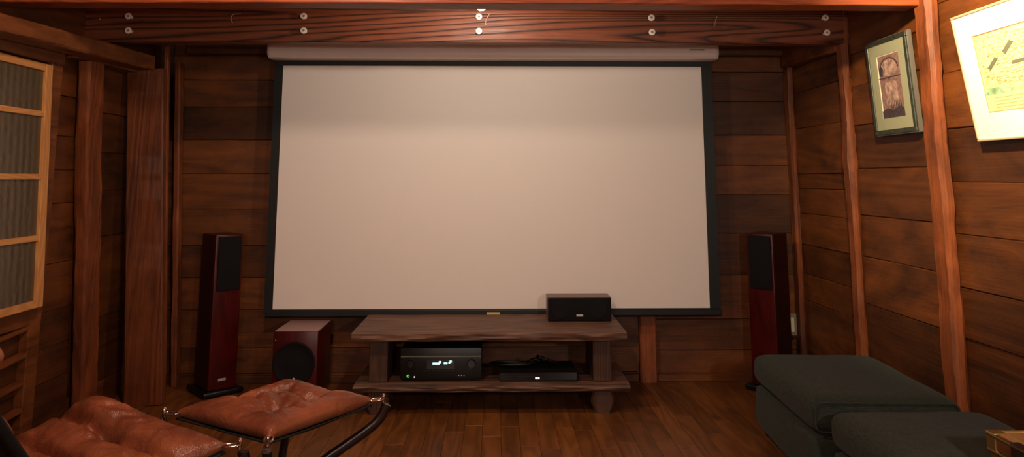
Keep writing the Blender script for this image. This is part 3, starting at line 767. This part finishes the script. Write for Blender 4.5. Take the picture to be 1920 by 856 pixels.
for xx, yy in ((kx, ky),):
    box(bm, xx-.007, xx+.035, yy-.035, yy+.007, kz-.055, kz+.002, bev=.004)
kc(build('corner_plate', bm, 'brass'))

# ------------------------------------------------------------------ pictures on the right wall
def picture(y0, y1, z0, z1, xt, xb, fw, fd, mfr, mmat, mw, label, art, inner=None, rim=None):
    """hangs on the right wall, leaning forward at the top (xt < xb). local: u along -Y (towards the viewer), v up"""
    t = thing('framed_picture', label, 'picture', (xb, (y0+y1)/2, z0))
    tilt = math.atan2(xb-xt, z1-z0)
    W, Hh = y1-y0, math.hypot(xb-xt, z1-z0)
    t.rotation_euler = (0, -tilt, 0)
    # local frame: x = depth (0 = front face, + = into the wall), y along wall, z up
    def ch(o): o.parent = t; return o
    for n_, (a, b, c, d_) in {'a': (-W/2, W/2, 0, fw), 'b': (-W/2, W/2, Hh-fw, Hh), 'c': (-W/2, -W/2+fw, fw, Hh-fw), 'd': (W/2-fw, W/2, fw, Hh-fw)}.items():
        bm = newbm(); box(bm, 0, fd, a, b, c, d_, bev=.003, seg=2, tone=.5); ch(build('frame_bar', bm, mfr))
    if rim:
        bm = newbm()
        for a, b, c, d_ in ((-W/2-.004, W/2+.004, -.004, .0), (-W/2-.004, W/2+.004, Hh, Hh+.004), (-W/2-.004, -W/2, 0, Hh), (W/2, W/2+.004, 0, Hh)):
            box(bm, fd*.35, fd, a, b, c, d_)
        ch(build('frame_rim', bm, rim))
    bm = newbm(); iw, ih = W-2*fw, Hh-2*fw
    # mount board with an opening
    a = mw
    for q in ((-iw/2, iw/2, fw, fw+a[2]), (-iw/2, iw/2, fw+ih-a[3], fw+ih), (-iw/2, -iw/2+a[0], fw+a[2], fw+ih-a[3]), (iw/2-a[1], iw/2, fw+a[2], fw+ih-a[3])):
        box(bm, .006, .009, *q)
    ch(build('mount', bm, mmat))
    y_0, y_1, z_0, z_1 = -iw/2+a[0], iw/2-a[1], fw+a[2], fw+ih-a[3]
    bm = newbm(); box(bm, .0095, .012, y_0-.004, y_1+.004, z_0-.004, z_1+.004); art[1](bm, y_0, y_1, z_0, z_1); pr_ = ch(build('print', bm, art[0]))
    for q in art[2]: pr_.data.materials.append(M[q])
    bm = newbm()
    for q in ((y_0, y_1, z_0, z_0+.004), (y_0, y_1, z_1-.004, z_1), (y_0, y_0+.004, z_0, z_1), (y_1-.004, y_1, z_0, z_1)):
        box(bm, .0085, .0100, *q)
    ch(build('mount_bevel', bm, inner or 'gold'))
    bm = newbm(); box(bm, .013, .017, -iw/2, iw/2, fw, fw+ih); ch(build('backing', bm, 'blkm'))
    bm = newbm(); box(bm, .0035, .0045, -iw/2-.002, iw/2+.002, fw-.002, fw+ih+.002); g = ch(build('glazing', bm, clear))
    return t
def clearglass():
    m = bpy.data.materials.new('clear picture glazing'); m.use_nodes = True; T_ = m.node_tree; N = T_.nodes; L = T_.links
    for n in list(N): N.remove(n)
    o = N.new('ShaderNodeOutputMaterial'); tr = N.new('ShaderNodeBsdfTransparent'); gl = N.new('ShaderNodeBsdfGlossy'); gl.inputs['Roughness'].default_value = .05
    fr = N.new('ShaderNodeFresnel'); fr.inputs['IOR'].default_value = 1.3; ge = N.new('ShaderNodeNewGeometry'); iv = N.new('ShaderNodeMath'); iv.operation = 'SUBTRACT'; iv.inputs[0].default_value = 1; L.new(ge.outputs['Backfacing'], iv.inputs[1]); mu = N.new('ShaderNodeMath'); mu.operation = 'MULTIPLY'; mu.use_clamp = True; L.new(iv.outputs[0], mu.inputs[0]); L.new(fr.outputs[0], mu.inputs[1]); mx = N.new('ShaderNodeMixShader')
    L.new(mu.outputs[0], mx.inputs[0]); L.new(tr.outputs[0], mx.inputs[1]); L.new(gl.outputs[0], mx.inputs[2]); L.new(mx.outputs[0], o.inputs['Surface'])
    return m
clear = clearglass()
def paper(name, cols, scale, dist=1.5):
    m = bpy.data.materials.new(name); m.use_nodes = True; T_ = m.node_tree; N = T_.nodes; L = T_.links; b = N['Principled BSDF']
    tc = N.new('ShaderNodeTexCoord'); nz = N.new('ShaderNodeTexNoise'); nz.inputs['Scale'].default_value = scale; nz.inputs['Detail'].default_value = 7; nz.inputs['Distortion'].default_value = dist
    L.new(tc.outputs['Object'], nz.inputs['Vector']); r = N.new('ShaderNodeValToRGB'); e = r.color_ramp.elements
    e[0].position = .3; e[0].color = srgb(cols[0]); e[1].position = .7; e[1].color = srgb(cols[-1])
    for i, c in enumerate(cols[1:-1]):
        x = e.new(.3+.4*(i+1)/(len(cols)-1)); x.color = srgb(c)
    L.new(nz.outputs['Fac'], r.inputs['Fac']); L.new(r.outputs['Color'], b.inputs['Base Color']); b.inputs['Roughness'].default_value = .8
    return m
M['mapart'] = paper('pale yellow printed map', [(150, 140, 70), (222, 206, 128), (238, 226, 160), (205, 196, 110), (245, 236, 190)], 26)
M['ink'] = mat('grey green ink', (92, 94, 72), rough=.8)
M['ink2'] = mat('olive ink', (160, 146, 80), rough=.8)
M['sea'] = mat('pale sea green ink', (140, 176, 132), rough=.8, var=30)
M['captionp'] = mat('cream caption paper', (232, 208, 146), rough=.8)
M['etch'] = paper('brown pink etching', [(70, 46, 44), (126, 92, 84), (150, 116, 104), (112, 80, 76), (160, 130, 116)], 18)
M['etchl'] = mat('pale pink paper', (166, 134, 120), rough=.8, var=40)
M['etchd'] = mat('dark violet ink', (58, 42, 50), rough=.8, var=60)
def inkprism(bm, pts, k):
    n0 = len(bm.faces); prism(bm, pts, (.0006, 0, 0)); bm.faces.ensure_lookup_table()
    for f in bm.faces[n0:]: f.material_index = k
def art_map(bm, y0, y1, z0, z1):
    # seen from the room, +u runs towards the viewer (-Y)
    W, Hh = y1-y0, z1-z0; ink = [1]
    def U(u): return y1-u*W
    def V(v): return z0+v*Hh
    def quad(bm, pts, x=.0088):
        inkprism(bm, [Vector((x, U(u), V(v))) for u, v in pts], ink[0])
    ink[0] = 1; quad(bm, [(0,0),(1,0),(1,.22),(0,.22)], .0089)
    ink[0] = 2; quad(bm, [(0,.22),(.3,.22),(.34,.27),(.22,.31),(.1,.30),(0,.33)], .0086); quad(bm, [(.6,.27),(.75,.24),(1,.26),(1,.34),(.7,.33)], .0086)
    ink[0] = 3
    def roof(u, v, a, L_, w_):
        c, s = math.cos(a), math.sin(a)
        quad(bm, [(u+dx*c-dy*s*.9, v+dx*s+dy*c) for dx, dy in ((-L_, -w_), (L_, -w_), (L_*.9, w_), (-L_*.9, w_))], .0082)
    roof(.17, .60, .85, .085, .022); roof(.37, .76, .85, .085, .026); roof(.48, .57, .05, .10, .02); roof(.75, .80, .1, .10, .025); roof(.85, .6, .5, .07, .02)
    rd = random.Random(9); ink[0] = 4
    for i in range(170):
        u, v = rd.random()*.96+.02, rd.uniform(.34, .97); s = rd.uniform(.004, .013)
        quad(bm, [(u-s, v-s*.6), (u+s, v-s*.7), (u+s*.5, v+s), (u-s*.6, v+s*.8)], .0085)
    for i in range(14):
        v = .34+i*.045; uu = rd.uniform(0, .3)
        for k in range(9):
            u = uu+k*.07; v2 = v+.012*math.sin(k*1.3+i)
            if u < .93: quad(bm, [(u, v2), (u+.055, v2+.006), (u+.055, v2+.010), (u, v2+.005)], .0085)
    for i in range(4): quad(bm, [(.1, .05+i*.04), (.9, .05+i*.04), (.9, .056+i*.04), (.1, .056+i*.04)], .0084)
def art_etch(bm, y0, y1, z0, z1):
    W, Hh = y1-y0, z1-z0; ink = [1]
    def U(u): return y1-u*W
    def V(v): return z0+v*Hh
    def quad(bm, pts, x): inkprism(bm, [Vector((x, U(u), V(v))) for u, v in pts], ink[0])
    ink[0] = 1; quad(bm, [(.22,.20),(.78,.20),(.76,.52),(.70,.56),(.30,.56),(.24,.52)], .0086)
    quad(bm, [(.5+.36*math.cos(a), .78+.13*math.sin(a)) for a in [2*PI*i/20 for i in range(20)]], .0086)
    ink[0] = 2; quad(bm, [(0,0),(1,0),(1,.13),(.75,.17),(.5,.12),(.25,.16),(0,.12)], .0084)
    quad(bm, [(0,.625),(1,.625),(1,.64),(0,.64)], .0083)
    for a in range(12):
        a0, a1 = math.radians(15*a), math.radians(15*a+13)
        quad(bm, [(.5+.42*math.cos(a0), .76+.19*math.sin(a0)), (.5+.42*math.cos(a1), .76+.19*math.sin(a1)), (.5+.38*math.cos(a1), .76+.17*math.sin(a1)), (.5+.38*math.cos(a0), .76+.17*math.sin(a0))], .0082)
    quad(bm, [(.06,.68),(.2,.66),(.24,.78),(.14,.84),(.05,.78)], .0082)
    for i in range(7):
        u = .42+i*.07; hgt = .07+.03*((i*37) % 5)/5
        quad(bm, [(u, .14), (u+.035, .14), (u+.03, .17+hgt), (u+.008, .17+hgt)], .0081)
pz0, pz1 = atX(1675, 252, 1.87).z, atX(1660, 74, 1.85).z
picture(3.262, 3.628, 1.440, 1.895, 1.838, 1.862, .022, .03, 'metalframe', 'mat_green', (.062, .062, .054, .054), 'small narrow picture in a dark green frame on the right wall', ('etch', art_etch, ('etchl', 'etchd')), 'mat_cream', 'silverframe')
picture(2.20, 2.852, 1.372, 1.862, 1.795, 1.862, .009, .028, 'champagne', 'mat_cream', (.075, .085, .095, .085), 'large brightly lit landscape print in a thin wooden frame with a wide cream mount', ('mapart', art_map, ('captionp', 'sea', 'ink', 'ink2')))

# ------------------------------------------------------------------ leather lounge chair and footstool
def sling(name, crn, tufts, parent, thick=.07, n=48, pinch=.10, seed=0, puffs=None, sag=.05, wr=1.0, flip=None, hump=()):
    """tufted leather cushion spanning four corners crn (order: -u-v, +u-v, +u+v, -u+v)"""
    A, B_, C_, D_ = [Vector(c) for c in crn]
    bm = newbm(); top, bot = [], []
    nrm = ((B_-A).cross(D_-A)).normalized()
    if nrm.dot(flip or Vector((0,0,1))) < 0: nrm = -nrm
    for i in range(n+1):
        rt, rb = [], []
        for j in range(n+1):
            u, v = 2*i/n-1, 2*j/n-1
            # pinched plan: edges curve inwards between the corners
            pu = u*(1-pinch*(1-v*v)*abs(u)**1.5); pv = v*(1-pinch*(1-u*u)*abs(v)**1.5)
            a, b = (pu+1)/2, (pv+1)/2
            p = A*(1-a)*(1-b)+B_*a*(1-b)+C_*a*b+D_*(1-a)*b
            e = (1-abs(u)**4)*(1-abs(v)**4)
            ed = max(0, e)**.5
            h = thick*(.12+.88*ed) if e > 0 else thick*.12
            h -= sag*(1-u*u)*(1-v*v)
            dsum = 0
            for (tu, tv, td) in tufts:
                r = math.hypot(u-tu, v-tv); ang = math.atan2(v-tv, u-tu)
                dsum -= td*math.exp(-(r/.16)**2)
                fold = (math.cos(ang*5+tu*9+seed)*.5+.5)**4
                dsum -= wr*td*.30*fold*math.exp(-((r-.22)/.22)**2)*(r/.4 if r < .4 else 1)
            for hu, hv, ha, hr in hump: dsum += ha*math.exp(-((u-hu)**2+(v-hv)**2)/hr**2)
            # seams joining the tufts
            for (a_, b2, dd) in (puffs or []):
                ax, ay = a_; bx, by = b2; L2 = (bx-ax)**2+(by-ay)**2; t = max(0, min(1, ((u-ax)*(bx-ax)+(v-ay)*(by-ay))/L2))
                r = math.hypot(u-ax-t*(bx-ax), v-ay-t*(by-ay)); dsum -= dd*math.exp(-(r/(.075 if dd > 0 else .05))**2)
            q = Vector((u*2.2+seed, v*2.2, seed)); w = wr*(.010*noise.noise(q)+.0045*noise.noise(Vector((q.x*2.5+noise.noise(q)*2, q.y*2.5, 4))))
            rid = 1-abs(noise.noise(Vector((u*3.5+seed, v*1.2+u*1.3, 8)))*2); w += wr*.006*max(0, rid)**6*ed
            rt.append(bm.verts.new(p+nrm*(h+dsum*ed+w*ed))); rb.append(bm.verts.new(p-nrm*(.008+.03*ed+sag*(1-u*u)*(1-v*v))))
        top.append(rt); bot.append(rb)
    for i in range(n):
        for j in range(n):
            bm.faces.new((top[i][j], top[i+1][j], top[i+1][j+1], top[i][j+1])); bm.faces.new((bot[i][j], bot[i][j+1], bot[i+1][j+1], bot[i+1][j]))
    for i in range(n):
        bm.faces.new((top[i][0], bot[i][0], bot[i+1][0], top[i+1][0])); bm.faces.new((top[i][n], top[i+1][n], bot[i+1][n], bot[i][n]))
        bm.faces.new((top[0][i], top[0][i+1], bot[0][i+1], bot[0][i])); bm.faces.new((top[n][i], bot[n][i], bot[n][i+1], top[n][i+1]))
    settone(bm, bm.verts, .5)
    o = build(name, bm, 'leather', smooth=True); return child_of(o, parent)
def canvas(crn, parent, off=.05, n=16, thick=.006, sag=.05, name='canvas_sling', drop=(0,0,-1)):
    A, B_, C_, D_ = [Vector(c) for c in crn]; bm = newbm(); g = []
    dr = Vector(drop)
    for lay in (0, thick):
        g.append([[bm.verts.new((A*(1-i/n)*(1-j/n)+B_*(i/n)*(1-j/n)+C_*(i/n)*(j/n)+D_*(1-i/n)*(j/n))+dr*(lay+.006+(off+sag)*(1-(2*i/n-1)**2)*(1-(2*j/n-1)**2)+.012)) for j in range(n+1)] for i in range(n+1)])
    for l in g:
        for i in range(n):
            for j in range(n): bm.faces.new((l[i][j], l[i+1][j], l[i+1][j+1], l[i][j+1]))
    for i in range(n):
        for j in (0, n):
            bm.faces.new((g[0][i][j], g[0][i+1][j], g[1][i+1][j], g[1][i][j])); bm.faces.new((g[0][j][i], g[0][j][i+1], g[1][j][i+1], g[1][j][i]))
    settone(bm, bm.verts, .5)
    return child_of(build(name, bm, 'canvas', smooth=True), parent)
def link(p, d, parent, L_=.052, w=.026, r=.0036):
    """chrome snap link at p pointing away along d (horizontal)"""
    p = Vector(p); d = Vector(d).normalized(); s = d.cross(Vector((0,0,1))).normalized()
    pts = []
    for k in range(28):
        a = 2*PI*k/28; c, sn = math.cos(a), math.sin(a)
        pts.append(p+d*(L_/2*(abs(c)**.5)*(1 if c > 0 else -1)+L_/2)+s*(w/2*(abs(sn)**.5)*(1 if sn > 0 else -1)))
    bm = newbm(); tube(bm, pts, r, 8, closed=True)
    lathe(bm, [(.007, -.012), (.007, .012), (.004, .018), (0, .02)], p+d*L_, (0,0,1), 12)
    return child_of(build('snap_link', bm, 'chrome', smooth=True, auto=50), parent)
def bent_leg(pts, parent, w0=.028, w1=.020, h=.032, name='leg'):
    """flat bentwood member following pts"""
    Q = catmull(pts, 8); bm = newbm(); n = len(Q); rings = []
    side0 = None
    for i, p in enumerate(Q):
        t = (Q[min(i+1, n-1)]-Q[max(i-1, 0)]).normalized()
        hd = Q[-1]-Q[0]; hd.z = 0; s = hd.cross(Vector((0,0,1))).normalized(); s = (s-t*s.dot(t)).normalized()
        u = s.cross(t).normalized(); w = w0+(w1-w0)*i/(n-1); a, b = w/2, h/2; c = .006
        rings.append([bm.verts.new(p+s*x+u*y) for x, y in ((-a+c,-b),(a-c,-b),(a,-b+c),(a,b-c),(a-c,b),(-a+c,b),(-a,b-c),(-a,-b+c))])
    for r0, r1 in zip(rings, rings[1:]):
        for k in range(8): bm.faces.new((r0[k], r0[(k+1)%8], r1[(k+1)%8], r1[k]))
    bm.faces.new(rings[0][::-1]); bm.faces.new(rings[-1]); settone(bm, bm.verts, .5)
    return child_of(build(name, bm, 'darkleg', smooth=True, auto=50), parent)

# footstool: corners left, front, right, back as seen
zf = .435
FL_, FF, FR, FB = atZ(330, 772, .432), atZ(505, 818, .432), atZ(698, 748, .445), atZ(545, 722, .47)
ctr = (FL_+FF+FR+FB)/4
G = thing('footstool', 'tan leather tufted footstool on a dark crossed wooden frame', 'footstool', (ctr.x, ctr.y, 0))
crn = [FF, FR, FB, FL_]
tf = [(-.28,-.32,.030), (.36,-.36,.030), (.40,.45,.028), (-.08,.68,.034)]
sm = [((-.28,-.32),(.36,-.36),.012), ((.36,-.36),(.40,.45),.012), ((.40,.45),(-.08,.68),.012), ((-.08,.68),(-.28,-.32),.014), ((-.08,.68),(-.03,1.05),.028), ((.36,-.36),(1.05,-.1),.012), ((-.28,-.32),(-1.05,-.2),.008), ((.15,.1),(-.28,-.32),.012)]
sling('cushion', crn, tf, G, thick=.042, seed=2.3, puffs=sm, pinch=.07, sag=.012, hump=[(.75,.75,.02,.35)])
canvas(crn, G, off=.03, sag=.03)
for p in crn:
    d = (p-ctr); d.z = 0; d.normalize()
    link(p+Vector((0,0,-.002))-d*.012, d, G)
c3 = Vector((ctr.x, ctr.y, 0))
for p, q in zip(crn, crn[2:]+crn[:2]):
    d = (p-ctr); d.z = 0; r = d.length; d.normalize()
    bent_leg([c3+d*(r+.052)+Vector((0,0,p.z-.02)), c3+d*(r+.01)+Vector((0,0,p.z-.085)), c3+d*(r*.5)+Vector((0,0,.255)), c3+d*.03+Vector((0,0,.17)), c3-d*(r*.42)+Vector((0,0,.07)), c3-d*(r*.78)+Vector((0,0,.021))], G)

# chair: front corners near the footstool, back rising out of view at the left
A1, A2 = atZ(424, 834, .425), atZ(205, 758, .44)   # front right, front left
fv = (A2-A1); fv.z = 0; fv.normalize(); bk = Vector((fv.y*-1, fv.x, 0))
if bk.y > 0: bk = -bk
LEN = .58
E1, E2 = atY(76, 856, 1.96), atY(-3, 737, 1.82)
ln = (E2-E1)/(E2.z-E1.z); A4 = E1+ln*(.335-E1.z); rear0 = None
A3 = A4+fv*.74
cc = (A1+A2+A3+A4)/4
CH = thing('lounge_chair', 'tan leather tufted lounge chair with black canvas back at the lower left', 'chair', (cc.x, cc.y, 0))
tf = [(.62,-.22,.03), (.0,-.22,.03), (-.5,-.22,.02), (-.42,.45,.03), (.42,.45,.03)]
sm = [((-.9,-.22),(1,-.22),.030), ((-.9,.45),(.9,.45),.03)]
ridge = [((.62,-.2),(.35,-.8),-.010), ((.35,-.2),(.12,-.75),-.011), ((.15,-.2),(-.1,-.65),-.009), ((-.15,-.25),(-.5,-.55),-.008), ((.8,-.25),(.72,-.7),-.007), ((.5,-.2),(.25,-.6),-.006)]
sling('seat_cushion', [A1, A2, A3, A4], tf, CH, hump=[(.7,-.5,.05,.5)], thick=.055, seed=5.7, puffs=sm+ridge, pinch=.05, sag=.0, n=72, wr=1.0)
canvas([A1, A2, A3, A4], CH, off=.03, sag=.02)
ln = ln.normalized(); up = Vector((0,0,1))
B3, B4 = A3+ln*.80, A4+ln*.80
rear = ln.cross(fv).normalized()
if rear.dot(bk) < 0: rear = -rear
ins = fv*.30
sling('back_cushion', [A4+ins-rear*.02, A3-rear*.02, B3-rear*.02, B4+ins-rear*.02], [(-.42,-.4,.02),(.42,-.4,.02),(-.42,.3,.02),(.42,.3,.02)], CH, thick=.05, seed=8.1, puffs=[((-1,-.05),(1,-.05),.02)], pinch=.03, sag=0, flip=-rear)
canvas([A4, A3, B3, B4], CH, off=.0, sag=.015, name='canvas_back', drop=rear)
hp = atY(-14, 672, 1.76)
bm = newbm(); r_ = bmesh.ops.create_uvsphere(bm, u_segments=32, v_segments=20, radius=1); hw = .33
Mx = Matrix((fv, -rear, ln)).transposed()
for v in bm.verts:
    q = Vector([math.copysign(abs(a)**.7, a) for a in v.co]); w_ = noise.noise(v.co*2.5)*.006
    v.co = hp+fv*(hw-.012)+Mx @ Vector((q.x*hw, q.y*(.045+w_), q.z*.062+w_))
o = child_of(build('head_pillow', bm, 'leather', smooth=True), CH)
ctr2 = (A1+A2)/2+bk*.30; g3 = Vector((ctr2.x, ctr2.y, 0))
for p, q in ((A1, 1), (A2, 1)):
    d = (p-ctr2); d.z = 0; r = d.length; d.normalize(); (link(p-d*.012, d, CH) if p is A1 else None)
    bent_leg([g3+d*(r+.052)+Vector((0,0,p.z-.02)), g3+d*(r+.03)+Vector((0,0,p.z-.08)), g3+d*(r*.55)+Vector((0,0,.23)), g3+d*.03+Vector((0,0,.15)), g3-d*(r*.42)+Vector((0,0,.07)), g3-d*(r*.78)+Vector((0,0,.021))], CH)
for p, tp_ in ((A4, B4), (A3, B3)):
    d = (p-ctr2); d.z = 0; r = d.length; d.normalize()
    bent_leg([tp_+rear*.075, p+ln*.4+rear*.085, p+rear*.09+up*.05, g3+d*(r*.5)+Vector((0,0,.2)), g3-d*.03+Vector((0,0,.13)), g3-d*(r*.7)+Vector((0,0,.021))], CH)

# ------------------------------------------------------------------ lamp between the beams
lp = Vector((-.08, 3.30, 1.996))
LM = thing('ceiling_lamp', 'small lit lamp just visible above the grained beam, centre top', 'lamp', (lp.x, lp.y, lp.z))
bm = newbm(); lathe(bm, [(.035, CEIL-lp.z-.001), (.035, .19), (.012, .18), (.012, .06), (.026, .05), (.03, .02), (.024, .0155), (0, .0155)], lp, (0,0,1), 24); child_of(build('lamp_body', bm, 'plate', smooth=True, auto=40), LM)
bm = newbm(); lathe(bm, [(.02, .0155), (.021, 0), (.012, -.006), (0, -.008)], lp, (0,0,1), 24); child_of(build('bulb', bm, 'bulb', smooth=True), LM)

# ------------------------------------------------------------------ lights
def light(name, kind, loc, power, col, size=.1, target=None, spot=None, blend=.5):
    l = bpy.data.lights.new(name, kind); l.energy = power; l.color = col
    if kind == 'AREA': l.shape = 'DISK'; l.size = size
    else: l.shadow_soft_size = size
    if spot: l.spot_size = math.radians(spot); l.spot_blend = blend
    o = bpy.data.objects.new(name, l); COL.objects.link(o); o.location = loc
    if target is not None: o.rotation_euler = (Vector(target)-Vector(loc)).to_track_quat('-Z', 'Y').to_euler()
    return o
light('light_ceiling', 'POINT', (-.7, 2.1, 2.29), 52, (1, .74, .56), .05)
light('light_bay', 'SPOT', (-.08, 3.30, 1.992), 50, (1, .84, .68), .03, (-.05, 4.5, 1.5), 165, .6)
light('light_picture', 'SPOT', (1.15, 2.15, 2.18), 210, (1, .78, .48), .03, (1.86, 2.65, 1.85), 85, .6)
light('light_right', 'POINT', (1.05, 0, 1.38), 72, (1, .86, .76), .06)
light('light_fill', 'AREA', (-.5, -1.0, 1.5), 24, (1, .78, .62), .8, (0, 4, 1.5))  # added fill behind the viewer, no known source; lifts the white screen case
w = bpy.data.worlds.new('world'); C.world = w; w.use_nodes = True
w.node_tree.nodes['Background'].inputs[0].default_value = (.9, .6, .45, 1); w.node_tree.nodes['Background'].inputs[1].default_value = .02
